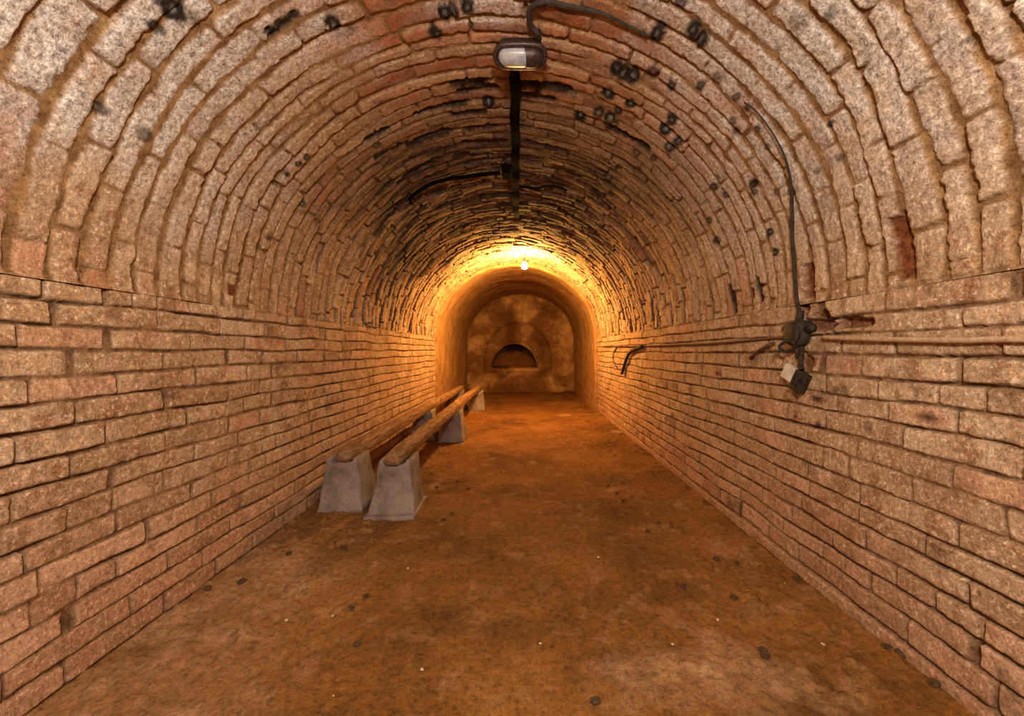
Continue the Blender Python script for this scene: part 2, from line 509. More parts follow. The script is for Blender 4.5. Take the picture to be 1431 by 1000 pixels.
# round mould spots: pixel seen at, radius in pixels, strength
SPOTS = [(951, 5, 9, .8), (919, 47, 11, 1), (969, 42, 11, 1), (980, 55, 11, 1), (862, 96, 10, 1), (872, 101, 11, 1), (885, 106, 10, 1), (911, 101, 9, .8), (938, 120, 7, .9),
         (977, 122, 7, .8), (1001, 109, 8, .7), (1028, 136, 6, .8), (1044, 151, 5, .8), (849, 129, 10, 1), (881, 144, 8, 1), (811, 161, 9, 1), (837, 157, 8, .9), (853, 165, 9, 1), (863, 155, 6, .9),
         (940, 166, 8, 1), (930, 179, 9, 1), (949, 196, 8, .9), (936, 204, 9, .9), (914, 220, 6, .9), (889, 214, 7, .9), (866, 233, 6, .8), (850, 248, 8, .9), (751, 212, 6, .7), (1024, 169, 6, .7), (1029, 182, 6, .7),
         (1060, 179, 5, .9), (1073, 205, 6, .8), (1052, 258, 7, 1), (1054, 268, 6, .9), (1076, 324, 7, 1), (1083, 352, 6, 1), (1157, 175, 5, .9), (1173, 222, 5, .8), (1140, 239, 5, .7), (1105, 270, 5, .8), (1083, 270, 6, .7),
         (998, 260, 6, .9), (1013, 272, 6, .8), (992, 307, 6, .9), (1003, 335, 7, .9), (1003, 247, 5, .6), (467, 35, 11, 1), (622, 19, 9, 1), (633, 17, 9, 1), (654, 10, 9, 1), (609, 45, 9, 1), (683, 143, 9, 1), (527, 204, 6, .9),
         (376, 333, 5, .9), (415, 228, 5, 1), (426, 217, 5, 1), (401, 243, 4, .9), (389, 258, 4, .7), (423, 285, 6, .8), (802, 130, 5, .6), (242, 12, 16, 1), (218, 38, 9, .9), (140, 150, 9, .7), (205, 190, 9, .7), (274, 28, 8, .5), (1158, 22, 9, .5), (1352, 55, 6, .5)]
# long dark smears between or on the bricks: two pixels and a half-width
SMEARS = [(380, 45, 410, 25, 6), (640, 118, 672, 116, 7), (583, 161, 648, 146, 4), (635, 161, 675, 157, 5), (515, 194, 538, 183, 5), (527, 220, 568, 202, 4), (575, 205, 625, 186, 5), (655, 182, 692, 177, 4),
          (648, 200, 675, 200, 4), (685, 200, 705, 198, 4), (640, 217, 680, 213, 5), (570, 245, 612, 222, 5), (556, 258, 600, 230, 4), (850, 179, 903, 206, 5), (728, 118, 790, 124, 6), (730, 132, 770, 136, 6),
          (735, 198, 790, 210, 3), (570, 280, 520, 315, 4), (590, 300, 640, 280, 4), (830, 268, 850, 290, 4), (1058, 392, 1064, 415, 4), (1020, 400, 1025, 432, 3), (913, 415, 924, 450, 2), (645, 130, 690, 122, 5)]


def build_vault():
    rng = random.Random(5)
    cb = [Y_BACK - 0.4]
    while cb[-1] < 0.93: cb.append(cb[-1] + 0.0985)
    cb = [x for x in cb if x < 0.99]
    cb += [1.037, 1.133, 1.227, 1.348, 1.449, 1.55, 1.647, 1.749, 1.852, 1.957, 2.045, 2.13, 2.21, 2.308, 2.405, 2.51, 2.605, 2.70, 2.795, 2.89]
    while cb[-1] < Y_BRICK + 0.25: cb.append(cb[-1] + 0.088 + 0.018 * rng.random())
    bounds = np.array(cb); nc = len(bounds) - 1
    fixed = {}
    for px, py in V_JOINTS:
        s, c = vault_uv(on_vault(px, py)); fixed.setdefault(int(np.searchsorted(bounds, c) - 1), []).append(s)
    joints = []
    for n in range(nc):
        f = sorted(fixed.get(n, [])); f = [x for i, x in enumerate(f) if i == 0 or x - f[i - 1] > 0.09]
        joints.append(fill_joints(f, -0.4, S_LEN + 0.4, rng, 0.295))
    vis = bounds > 0.55
    parts = []
    cs = np.concatenate([np.arange(bounds[0], 0.5, 0.05), course_samples(bounds[vis], 0.016)])
    ss = np.linspace(0, S_LEN, 730)
    U, V = np.meshgrid(ss, cs)
    H, tone, mort, bi = brickwork(U, V, bounds, joints, 83, gap=0.0085, jgap=0.0022, bevel=0.008, depth=0.017, off=0.0065, rnd=0.012, rough_edge=0.008)
    H *= 1 + 1.2 * sstep(2.6, 4.2, V)
    warp = fbm(U * 1.6, V * 5.0, 171, 2) * 0.020 + fbm(U * 14, V * 14, 172, 2) * 0.003
    Vw = V + warp
    ends = sstep(0, 0.02, U) * sstep(S_LEN, S_LEN - 0.02, U)
    th = U / S_LEN * PI
    ang = np.abs(th - PI / 2) / (PI / 2)                       # 0 at the crown, 1 at the springing
    r2 = rand_hash(bi // 1000, bi % 1000, 55); r3 = rand_hash(bi // 1000, bi % 1000, 56)
    n1 = fbm(U * 2.0, V * 2.0, 190, 4)
    hole = np.zeros_like(U); grey = np.zeros_like(U)
    # exposed red brick round the crown in the nearer part
    red = np.clip(sstep(0.60, 0.40, ang + n1 * 0.25) * (0.15 + 0.95 * r2) * sstep(3.5, 2.3, V + 0.5 * n1), 0, 1)
    red = np.maximum(red, np.where(r3 > 0.95, 0.55, 0.0))
    # pale efflorescence high on the haunches near the front
    white = sstep(0.22, 0.40, ang + 0.35 * n1) * sstep(0.92, 0.60, ang + 0.3 * n1) * sstep(2.6, 1.5, V + n1 * .5) * 1.0
    white = np.maximum(white, sstep(0.30, 0.50, ang) * sstep(1.0, .75, ang) * sstep(3.6, 2.2, V) * (th < PI / 2) * 0.5)
    p = on_vault(668, 10); s0, c0 = vault_uv(p)
    white = np.maximum(white, (1 - sstep(0.5, 1.3, np.hypot((U - s0) / .20, (V - c0) / .10) + n1 * .5)) * 0.8)
    # smoke blackening along the crown
    smoke = sstep(2.1, 3.3, V) * sstep(6.7, 5.5, V) * sstep(0.86, 0.30, ang + 0.28 * fbm(U * 2.4, V * 1.5, 191, 4) - 0.10 * (th > PI / 2))
    streak = fbm(U * 5.0, V * 30, 193, 3)
    soot = np.clip(smoke * (0.70 + 0.6 * streak), 0, 0.9)
    soot = np.maximum(soot, mort * sstep(3.0, 4.5, V) * 0.75)
    soot = np.maximum(soot, np.clip(fbm(U * 5, V * 8, 194, 4) * 2.4 - 1.05, 0, 0.5) * sstep(1.0, 0.5, ang))
    X0, Z0 = vault(th)
    sk = skew(Vw) * (X0 - XC)
    en = fbm(U * 40, V * 40, 197, 3)
    for px, py, r, st in SPOTS:
        q = on_vault(px, py); s0, c0 = vault_uv(q); rad = r * q.y / F_PX * 1.12; ry = rad * (1.3 + 0.5 * (1 - abs(s0 / S_LEN - .5) * 2))
        m = (abs(U - s0) < rad * 2.2) & (abs(Vw - c0) < ry * 2.2)
        d = np.hypot((U[m] - s0) / rad, (Vw[m] - c0) / ry) + en[m] * 0.28
        soot[m] = np.maximum(soot[m], st * (1 - sstep(0.60, 1.15, d)))
        if r >= 5:
            g = (1 - sstep(0.16, 0.34, d)) * 0.75 * st; grey[m] = np.maximum(grey[m], g)
    for x0, y0, x1, y1, hw in SMEARS:
        a, b = on_vault(x0, y0), on_vault(x1, y1); sa, ca = vault_uv(a); sb, cb_ = vault_uv(b)
        w = hw * (a.y + b.y) / 2 / F_PX * 1.9
        m = (U > min(sa, sb) - .1) & (U < max(sa, sb) + .1) & (Vw > min(ca, cb_) - .12) & (Vw < max(ca, cb_) + .12)
        u, v = U[m], Vw[m]; dx, dy = sb - sa, cb_ - ca; t = np.clip(((u - sa) * dx + (v - ca) * dy) / (dx * dx + dy * dy), 0, 1)
        d = np.hypot(u - sa - t * dx, v - ca - t * dy) / w + en[m] * 0.4
        soot[m] = np.maximum(soot[m], 0.93 * (1 - sstep(0.5, 1.3, d)))
        H[m] -= 0.012 * (1 - sstep(0.5, 1.1, d))
    # bricks that have lost their face: dark red-brown sunk panels
    for px, py, hs, hc, dep in [(1262, 345, .115, .036, .022), (1131, 392, .085, .034, .03), (322, 405, .03, .03, .004), (1050, 410, .03, .03, .01)]:
        q = on_vault(px, py); s0, c0 = vault_uv(q)
        d = np.maximum(abs(U - s0) / hs, abs(Vw - c0) / hc) + en * 0.12
        mk = 1 - sstep(0.9, 1.05, d); H -= mk * dep; hole = np.maximum(hole, mk)
    H *= ends
    X, Z = X0 - H * np.cos(th), Z0 - H * np.sin(th)
    P = np.stack([X, Vw + sk, Z], -1)
    me = grid_mesh('ceiling', P)
    set_attr(me, 'brick', [tone, white, mort, soot]); set_attr(me, 'marks', [red, grey, hole])
    o = link('ceiling', me, M['vault']); o['kind'] = 'structure'


build_vault()


# ---- earth floor
def floor_z(X, Y):
    X = np.asarray(X, float); Y = np.asarray(Y, float)
    z = fbm(X * 0.9, Y * 0.7, 300, 3) * 0.020 + fbm(X * 6, Y * 6, 301, 4) * 0.008
    z = z + sstep(0.45, 0.05, X + WL) * 0.018 + sstep(0.35, 0.02, WR - X) * 0.012
    flat = np.clip(1 - sstep(0.0, 0.25, np.abs(X + 1.07) - 0.4), 0, 1)           # trodden level under the stillage
    return z * (1 - 0.85 * flat) - 0.006 * flat


def floor_at(x, y): return float(floor_z(np.array([x]), np.array([y]))[0])


xs = np.linspace(-WL - 0.04, WR + 0.04, 330)
ys = np.concatenate([np.arange(Y_BACK - .05, 1.0, 0.04), np.arange(1.0, 3.2, 0.009), np.arange(3.2, 6, 0.016), np.arange(6, Y_END + 0.08, 0.03)])
X, Y = np.meshgrid(xs, ys)
Z = floor_z(X, Y) + fbm(X * 28, Y * 28, 302, 3) * 0.0045
clod = np.clip(fbm(X * 15, Y * 15, 303, 3) - 0.25, 0, 1) * 0.035 * (0.3 + sstep(0.3, 1.0, np.abs(X - 0.0)))
dust = np.clip(sstep(0.9, 0.1, X + WL) * sstep(3.0, 1.9, Y) * (0.95 + fbm(X * 4, Y * 4, 304, 3)), 0, 0.95)
dust = np.maximum(dust, sstep(0.30, 0.60, fbm(X * 2.6, Y * 2.6, 305, 5) - 0.25 * sstep(.9, .2, np.abs(X))) * 0.8)
dust = np.maximum(dust, np.clip(1 - np.hypot((X - .62) / .42, (Y - 1.42) / .26) + fbm(X * 7, Y * 7, 306, 5) * .9, 0, .85))
dust *= 0.6 + 0.4 * sstep(-.3, .3, fbm(X * 11, Y * 11, 307, 4))
me = grid_mesh('floor', np.stack([X, Y, Z + clod], -1), flip=True)
set_attr(me, 'dust', [dust])
link('floor', me, M['floor'])['kind'] = 'structure'


# ---- plastered arch, end chamber, back wall with its half-round opening
def profile(inset, n_v=60, n_w=26, z0=-0.06):
    """cross-section from the left floor edge over the vault to the right floor edge: X, Z and inward normal"""
    zl = np.linspace(z0, ZS, n_w, endpoint=False)
    th = np.linspace(PI, 0, n_v)
    vx, vz = vault(th, inset)
    X = np.concatenate([np.full(n_w, -WL + inset), vx, np.full(n_w, WR - inset)])
    Z = np.concatenate([zl, vz, zl[::-1]])
    return X, Z


def ring_y(x, near): return (7.45 + 0.19 * x) if near else (9.02 + 0.34 * x)


rows = []
X1, Z1 = profile(-0.03); X2, Z2 = profile(0.045); X3, Z3 = profile(0.045)
for t, (Xp, Zp) in [(0.0, (X1, Z1)), (0.0, profile(0.02)), (0.006, profile(0.038)), (0.02, (X2, Z2))] + [(f, (X2 * (1 - f) + X3 * f, Z2 * (1 - f) + Z3 * f)) for f in np.linspace(0.06, 0.97, 26)] + \
        [(0.99, (X3, Z3)), (1.0, profile(0.03)), (1.0, (X1, Z1))]:
    yy = ring_y(Xp, True) * (1 - t) + ring_y(Xp, False) * t
    rows.append(np.stack([Xp, yy, Zp], -1))
P = np.stack(rows); A = np.arange(P.shape[1])[None, :] * 0.045
nz = fbm(A + P[..., 1] * 0, P[..., 1] * 2.5, 400, 4) * 0.022
cx, cz = XC, 1.2
nx, nzv = cx - P[..., 0], cz - P[..., 2]; ln = np.hypot(nx, nzv)
msk = np.ones(P.shape[:2]); msk[0] = 0; msk[-1] = 0
P[..., 0] += nx / ln * nz * msk; P[..., 2] += nzv / ln * nz * msk; P[..., 1] += fbm(A * 2 + 0 * P[..., 1], P[..., 1], 402, 3) * 0.03 * msk
link('trim_1', grid_mesh('trim_1', P, flip=True), M['arch'])['kind'] = 'structure'

Xp, Zp = profile(0.0)
yy = np.linspace(0, 1, 40)[:, None]
y0 = ring_y(Xp, False)[None, :] - 0.25
P = np.stack([np.repeat(Xp[None], 40, 0), y0 + (Y_END + 0.1 - y0) * yy, np.repeat(Zp[None], 40, 0)], -1)
A = np.arange(P.shape[1])[None, :] * 0.045 + 0 * yy
nz = fbm(A * 1.5, P[..., 1] * 1.5, 410, 4) * 0.03
nx, nzv = cx - P[..., 0], cz - P[..., 2]; ln = np.hypot(nx, nzv)
P[..., 0] += nx / ln * nz; P[..., 2] += nzv / ln * nz
link('wall_chamber', grid_mesh('wall_chamber', P, flip=True), M['arch'])['kind'] = 'structure'

LX, LZ, LR, LH = -0.245, 0.665, 0.585, 0.61           # half-round opening: centre, sill, half width, height


def lunette(n):
    """closed outline seen from the front, starting at the left sill corner, over the arch, back along the sill"""
    na = int(n * 0.65); nb = n - na
    a = np.linspace(PI, 0, na, endpoint=False); s = np.linspace(1, -1, nb, endpoint=False)
    return np.concatenate([LX + LR * np.cos(a), LX + LR * s]), np.concatenate([LZ + LH * np.sin(a), np.full(nb, LZ)])


def outer_hit(ang):
    ca, sa = math.cos(ang), math.sin(ang); lo, hi = 0.0, 6.0
    for _ in range(40):
        m = (lo + hi) / 2; x, z = LX + ca * m, 0.85 + sa * m
        ok = -WL - .03 < x < WR + .03 and z > -0.08 and (z < ZS or ((x - XC) / (AX + .03)) ** 2 + ((z - ZS) / (BZ + .03)) ** 2 < 1)
        lo, hi = (m, hi) if ok else (lo, m)
    return LX + ca * lo, 0.85 + sa * lo


NL = 150
lx, lz = lunette(NL)
ox, oz = zip(*[outer_hit(math.atan2(z - 0.85, x - LX)) for x, z in zip(lx, lz)])
ox, oz = np.array(ox), np.array(oz)
f = np.linspace(0, 1, 44)[None, :] ** 1.2
X = lx[:, None] * (1 - f) + ox[:, None] * f; Z = lz[:, None] * (1 - f) + oz[:, None] * f
rel = fbm(X * 2.2, Z * 2.2, 420, 4) * 0.05 + fbm(X * 9, Z * 9, 421, 3) * 0.012
# the traces of a larger bricked-up arch and a lower ledge stand out of the plaster
arch = np.hypot((X + 0.16) / 0.88, np.maximum(Z - 0.85, 0) / 0.98)
rel = rel - 0.13 * sstep(1.04, 0.97, arch) * sstep(0.3, 0.5, Z) + 0.10 * sstep(0.55, 0.48, Z)
edge = np.clip(f / 0.06, 0, 1)
P = np.stack([X, Y_END - rel * edge, Z], -1)
jam = np.stack([lx + 0, np.full(NL, Y_END + 0.9), lz], -1)[:, None, :]
mid = [np.stack([lx + fbm(lx * 7, lz * 7 + t * 5, 430, 2) * .012, np.full(NL, Y_END + t), lz + fbm(lx * 7 + 40, lz * 7 + t * 5, 431, 2) * .012], -1)[:, None, :] for t in (0.75, 0.6, 0.45, 0.3, 0.18, 0.08, 0.03)]
back = np.stack([LX + (lx - LX) * 0.02, np.full(NL, Y_END + 0.9), 0.85 + (lz - 0.85) * 0.02], -1)[:, None, :]
P = np.concatenate([back, jam] + mid + [P], 1)
link('wall_back', grid_mesh('wall_back', P, closed_u=True, flip=True), M['plaster'])['kind'] = 'structure'

# earth heaped in the opening
X, T = np.meshgrid(np.linspace(-1, 1, 50), np.linspace(0, 1, 30))
yy = Y_END + 0.06 + T * 0.80
top = LZ + 0.01 + (sstep(0, 0.7, T) * 0.40 + fbm(X * 3, T * 3, 440, 4) * 0.05 * sstep(0, .3, T)) * (1 - 0.55 * np.abs(X) ** 2.5)
half = LR * np.sqrt(np.clip(1 - ((top - LZ) / LH) ** 2, 0.05, 1)) - 0.012
P = np.stack([LX + X * half, yy, top], -1)
o = link('earth_heap', grid_mesh('earth_heap', P, flip=True), M['floor'])
tag(o, 'heap of brown earth filling the half-round opening in the end wall', 'earth', kind='stuff')
set_attr(o.data, 'dust', [np.zeros_like(X)])

# wall behind the photographer
Xp, Zp = profile(-0.02)
bm = bmesh.new(); bm.faces.new([bm.verts.new((x, Y_BACK, z)) for x, z in zip(Xp, Zp)])
bm_obj('wall_rear', bm, M['plaster'])['kind'] = 'structure'

# ------------------------------------------------------------------ stillage: concrete blocks carrying two timber rails
BLOCK_H = 0.365


def make_block(name, x, y, rz, label, seed, skewx=0.0, pad=False):
    t = empty(name, (x, y, 0.0), rz)
    tag(t, label, 'concrete block', 'concrete blocks carrying the timber rails')
    bw, bd, tw, td = 0.305, 0.34, 0.20, 0.25
    bm = bmesh.new(); nx, ny, nzn = 20, 12, 14
    # tapered block with a shallow saddle cut along the top for the rail
    V = {}
    def pos(i, j, k):
        u, v, w = i / nx * 2 - 1, j / ny * 2 - 1, k / nzn
        hw = (bw * (1 - w) + tw * w) / 2; hd = (bd * (1 - w) + td * w) / 2
        z = w * BLOCK_H - 0.012
        if k == nzn:
            z -= 0.035 * float(sstep(0.80, 0.70, abs(u)))
        return Vector((u * hw + skewx * w, v * hd, z))
    for i in range(nx + 1):
        for j in range(ny + 1):
            for k in range(nzn + 1):
                if i in (0, nx) or j in (0, ny) or k in (0, nzn): V[i, j, k] = bm.verts.new(pos(i, j, k))
    for i in range(nx):
        for j in range(ny):
            bm.faces.new((V[i, j, 0], V[i, j + 1, 0], V[i + 1, j + 1, 0], V[i + 1, j, 0]))
            bm.faces.new((V[i, j, nzn], V[i + 1, j, nzn], V[i + 1, j + 1, nzn], V[i, j + 1, nzn]))
    for k in range(nzn):
        for i in range(nx):
            bm.faces.new((V[i, 0, k], V[i + 1, 0, k], V[i + 1, 0, k + 1], V[i, 0, k + 1]))
            bm.faces.new((V[i, ny, k], V[i, ny, k + 1], V[i + 1, ny, k + 1], V[i + 1, ny, k]))
        for j in range(ny):
            bm.faces.new((V[0, j, k], V[0, j, k + 1], V[0, j + 1, k + 1], V[0, j + 1, k]))
            bm.faces.new((V[nx, j, k], V[nx, j + 1, k], V[nx, j + 1, k + 1], V[nx, j, k + 1]))
    bmesh.ops.recalc_face_normals(bm, faces=bm.faces[:])
    roughen(bm, 0.010, 9, seed); roughen(bm, 0.004, 30, seed + 4)
    bm_obj('body', bm, M['concrete'], t, True)
    if pad:
        b2 = box_bm(0.325, 0.40, 0.03, 0.006, (0, -0.02, 0.001)); bmesh.ops.subdivide_edges(b2, edges=b2.edges[:], cuts=3, use_grid_fill=True)
        roughen(b2, 0.006, 12, seed); bm_obj('base_slab', b2, M['concrete'], t, True)
    return t


XR, XLFT = -0.875, -1.225
make_block('concrete_block', XR, 2.985, 0.02, 'front concrete block standing away from the wall, on a thin base slab', 1, 0.01, True)
make_block('concrete_block', XLFT - 0.02, 3.06, 0.03, 'front concrete block against the left brick wall, dark stained face', 2, 0.0)
make_block('concrete_block', XR + 0.005, 5.27, -0.02, 'middle concrete block under the rail nearer the open floor', 3)
make_block('concrete_block', XLFT, 5.33, 0.02, 'middle concrete block under the wall-side rail, mostly hidden behind its neighbour', 4)
make_block('concrete_block', XR + 0.01, 7.95, 0.02, 'small-looking end concrete block below the far tip of the floor-side rail', 5)
make_block('concrete_block', XLFT, 7.98, 0.0, 'end concrete block below the far tip of the wall-side rail', 6)


def make_rail(name, x, y0, y1, label, seed):
    n = 60; w, h = 0.112, 0.09; z0 = BLOCK_H - 0.012 - 0.035 + 0.004
    rows = []
    for i in range(n + 1):
        f = i / n; y = y0 + (y1 - y0) * f
        sag = 0.006 * math.sin(f * 11 + seed); sx = 0.010 * math.sin(f * 4.2 + seed * 2)
        taper = min(1.0, 0.80 + f * n * 0.10)
        sec = []
        for k in range(24):
            a = 2 * PI * k / 24; c, s = math.cos(a), math.sin(a)
            e = 0.34
            px = math.copysign(abs(c) ** e, c) * w / 2 * taper; pz = math.copysign(abs(s) ** e, s) * h / 2 * taper
            r = 1 + 0.05 * float(vnoise(np.array([k * .9]), np.array([y * 3.0]), 70 + seed)[0])
            sec.append((x + sx + px * r, y, z0 + h / 2 + sag * 0.4 + pz * r))
        rows.append(sec)
    P = np.array(rows).transpose(1, 0, 2)
    me = grid_mesh(name, P, closed_u=True)
    bm = bmesh.new(); bm.from_mesh(me); bpy.data.meshes.remove(me)
    be = [e for e in bm.edges if e.is_boundary]
    bmesh.ops.holes_fill(bm, edges=be, sides=0); bmesh.ops.recalc_face_normals(bm, faces=bm.faces[:])
    o = bm_obj(name, bm, M['timber'], None, True)
    # origin at the near end on the block
    for v in o.data.vertices: v.co -= Vector((x, y0, z0))
    o.location = (x, y0, z0)
    return tag(o, label, 'timber rail', 'timber rails of the stillage')


make_rail('timber_rail', XR, 2.82, 8.35, 'long weathered timber rail on the floor-side row of concrete blocks', 1)
make_rail('timber_rail', XLFT, 2.92, 8.35, 'long weathered timber rail on the concrete blocks along the left wall', 2)

# ------------------------------------------------------------------ oval lamp at the crown
lc = Vector((-0.018, 2.085, 2.515))
t = empty('bulkhead_lamp', lc)
tag(t, 'oval unlit caged lamp with dark metal rim hanging at the vault crown', 'lamp')


def stadium(w, d, n=40):
    """oval outline with half-round ends"""
    out = []; r = d / 2; e = w / 2 - r
    for k in range(n):
        a = 2 * PI * k / n; c = math.cos(a)
        out.append((r * c + (e if c > 0 else -e) * min(1, abs(c) * 3), r * math.sin(a)))
    return out


def stadium_loft(levels, n=40, cap0=True, cap1=True):
    """levels: (width, depth, z)"""
    bm = bmesh.new(); rings = [[bm.verts.new((x, y, z)) for x, y in stadium(w, d, n)] for w, d, z in levels]
    for a, b in zip(rings[:-1], rings[1:]):
        for k in range(n): bm.faces.new((a[k], a[(k + 1) % n], b[(k + 1) % n], b[k]))
    if cap0: bm.faces.new(rings[0])
    if cap1: bm.faces.new(rings[-1])
    bmesh.ops.recalc_face_normals(bm, faces=bm.faces[:])
    return bm


tilt = math.radians(-16)
def put(o):
    o.rotation_euler = (tilt, 0, 0); return o


put(bm_obj('housing', stadium_loft([(0.17, 0.07, 0.065), (0.225, 0.105, 0.052), (0.238, 0.118, 0.012), (0.236, 0.116, 0.0)]), M['dark_cast'], t, True))
put(bm_obj('rim', tube_bm([(x, y, 0.0) for x, y in stadium(0.243, 0.122, 48)] + [(stadium(0.243, 0.122, 48)[0][0], 0, 0)], 0.0125, 10), M['dark_cast'], t, True))
g = bm_obj('glass_dome', stadium_loft([(0.215, 0.098, 0.0), (0.208, 0.092, -0.014), (0.185, 0.074, -0.028), (0.145, 0.044, -0.036), (0.10, 0.016, -0.039)]), M['glass'], t, True)
put(g); g['label'] = 'pale frosted glass dome'
# dark hood over the right half of the glass
hb = stadium_loft([(0.226, 0.108, 0.0), (0.220, 0.102, -0.017), (0.196, 0.084, -0.033), (0.152, 0.052, -0.043), (0.106, 0.022, -0.046)])
bmesh.ops.bisect_plane(hb, geom=hb.verts[:] + hb.edges[:] + hb.faces[:], plane_co=(0.018, 0, 0), plane_no=(1, 0, 0.25), clear_inner=True)
put(bm_obj('hood', hb, M['dark_cast'], t, True))
for yy in (-0.04, 0.035):
    put(bm_obj('guard_wire', tube_bm([(-0.115, yy, -0.005), (-0.09, yy, -0.034), (-0.02, yy * 0.7, -0.05), (0.04, yy * .7, -0.052), (0.09, yy, -0.038), (0.115, yy, -0.005)], 0.0035, 6), M['dark_cast'], t, True)) if yy > 0 else None
put(bm_obj('mounting_bracket', box_bm(0.03, 0.05, 0.075, 0.006, (0.01, 0.01, 0.095)), M['dark_cast'], t))
put(bm_obj('cable_gland', lathe_bm([(0.017, 0.0), (0.021, 0.006), (0.021, 0.03), (0.014, 0.036), (0.014, 0.055)], 16), M['dark_cast'], t, True)).location = (0.085, 0.012, 0.04)

# cable of the lamp, curling up and then clipped along the vault to the right
q = [lc + Vector((0.085, 0.012, 0.06))]
for px, py, ins in [(753, 50, 0.045), (743, 37, 0.035), (739, 22, 0.03), (743, 10, 0.025), (757, 3, 0.02), (775, 3, 0.016), (795, 8, 0.016), (820, 13, 0.014), (850, 22, 0.014), (880, 37, 0.012), (905, 50, 0.008)]:
    q.append(on_vault(px, py, ins))
qs = spline(q, 6); rr = [0.0125 if i < 42 else 0.0125 - 0.0065 * min(1, (i - 42) / 14) for i in range(len(qs))]
tag(bm_obj('lamp_cable', tube_bm(qs, rr, 8), M['rubber'], None, True), 'dark cable curling up from the oval lamp and along the vault', 'cable')

# black iron bar along the crown, with a box and a branch
t = empty('ceiling_bar', (-0.06, 2.35, 2.57))
tag(t, 'long flat black iron bar fixed along the crown of the vault behind the oval lamp', 'iron bar')
bm = bmesh.new(); n = 40; R = []
for i in range(n + 1):
    f = i / n; y = 2.30 + f * 2.45; x = -0.048 - 0.036 * f + 0.004 * math.sin(i * .7); hw = 0.030 + 0.0025 * math.sin(i * 1.3)
    zt = float(vault(np.arccos((x - XC) / AX))[1]); z1 = zt - 0.010; z0 = zt - 0.052 - 0.004 * math.sin(i * .9)
    R.append([bm.verts.new((px + 0.06, y - 2.35, pz - 2.57)) for px, pz in ((x - hw, z0), (x + hw, z0), (x + hw * .8, z1), (x - hw * .8, z1))])
for i in range(n):
    for k in range(4): bm.faces.new((R[i][k], R[i][(k + 1) % 4], R[i + 1][(k + 1) % 4], R[i + 1][k]))
bm.faces.new(R[0][::-1]); bm.faces.new(R[-1]); bmesh.ops.recalc_face_normals(bm, faces=bm.faces[:])
bm_obj('bar', bm, M['black_iron'], t)
b = bm_obj('hanger', tube_bm([(0, 0, 0.02), (-0.002, -0.03, -0.005), (-0.004, -0.10, -0.015), (-0.004, -0.18, -0.01)], 0.014, 8), M['black_iron'], t, True); b.location = (0.005, 0.0, 0)

p0 = on_vault(708, 240, 0.035)
t = empty('branch_box', p0)
tag(t, 'small black box beside the iron bar at the vault crown', 'junction box')
bx = bm_obj('box', box_bm(0.075, 0.17, 0.06, 0.008), M['black_iron'], t)
bm_obj('lid', box_bm(0.068, 0.15, 0.01, 0.003, (0, 0, -0.034)), M['black_iron'], bx)
q = [on_vault(px, py, 0.014) for px, py in [(699, 241), (690, 242), (670, 244), (650, 247), (632, 249), (615, 253), (600, 258), (585, 267), (571, 279)]]
tag(bm_obj('branch_cable', tube_bm(spline(q, 5), 0.017, 8), M['black_iron'], None, True), 'black cable branching left from the small box across the vault', 'cable')
q = [on_vault(px, py, 0.010) for px, py in [(727, 261), (740, 262), (752, 263), (763, 260), (778, 261), (792, 266)]]  # thin black tube added in place of a crack in the vault
tag(bm_obj('crack_tube', tube_bm(spline(q, 5), 0.009, 6), M['black_iron'], None, True), 'short black tube marking a thin crack to the right of the iron bar on the vault', 'cable')

# ------------------------------------------------------------------ lit bulb in front of the plaster arch
bp = Vector((0.011, 6.5, 1.085 + 119 * 6.5 / 600))
t = empty('hanging_bulb', (bp.x, bp.y, bp.z))
tag(t, 'glowing bare bulb hanging under the far end of the vault', 'light bulb')
bm = lathe_bm([(0.012, 0.052), (0.017, 0.045), (0.030, 0.034), (0.045, 0.014), (0.050, -0.006), (0.045, -0.028), (0.030, -0.044), (0.010, -0.052)], 20)
o = bm_obj('bulb', bm, M['bulb'], t, True); o['label'] = 'glowing glass bulb'
o = bm_obj('socket', lathe_bm([(0.017, 0.048), (0.021, 0.055), (0.021, 0.085), (0.013, 0.095), (0.006, 0.10)], 16), M['bakelite'], t, True)
bm_obj('flex', tube_bm([(0, 0, 0.095), (0.003, 0.005, 0.13), (-0.004, 0.01, 0.18), (0.0, 0.012, 0.245)], 0.006, 6), M['rubber'], t, True)

# ------------------------------------------------------------------ right wall: junction box, cables, broken switch, hook
p = on_right(1121, 466, 0.0)
t = empty('wall_junction_box', p)
tag(t, 'round dark mouldy junction box on the right brick wall', 'junction box')
bx = bm_obj('box', lathe_bm([(0.060, 0.03), (0.064, 0.0), (0.066, -0.03), (0.060, -0.045)], 22, 'X'), M['bakelite'], t, True)
ld = bm_obj('lid', lathe_bm([(0.056, -0.045), (0.054, -0.056), (0.030, -0.062), (0.006, -0.063)], 22, 'X'), M['bakelite'], bx, True)
for a, ln_ in ((0.3, 0.05), (2.9, 0.05), (4.6, 0.06), (1.7, 0.05)):
    bm_obj('gland', tube_bm([(-0.018, math.cos(a) * 0.055, math.sin(a) * 0.055), (-0.018, math.cos(a) * (0.06 + ln_), math.sin(a) * (0.06 + ln_))], 0.017, 10), M['bakelite'], t, True)
# loose wire tails below the lid
bm_obj('loose_wires', tube_bm(spline([(-0.05, 0.03, -0.03), (-0.075, 0.055, -0.06), (-0.06, 0.035, -0.085), (-0.045, -0.01, -0.07), (-0.06, -0.03, -0.04)], 6), 0.008, 6), M['bakelite'], t, True)

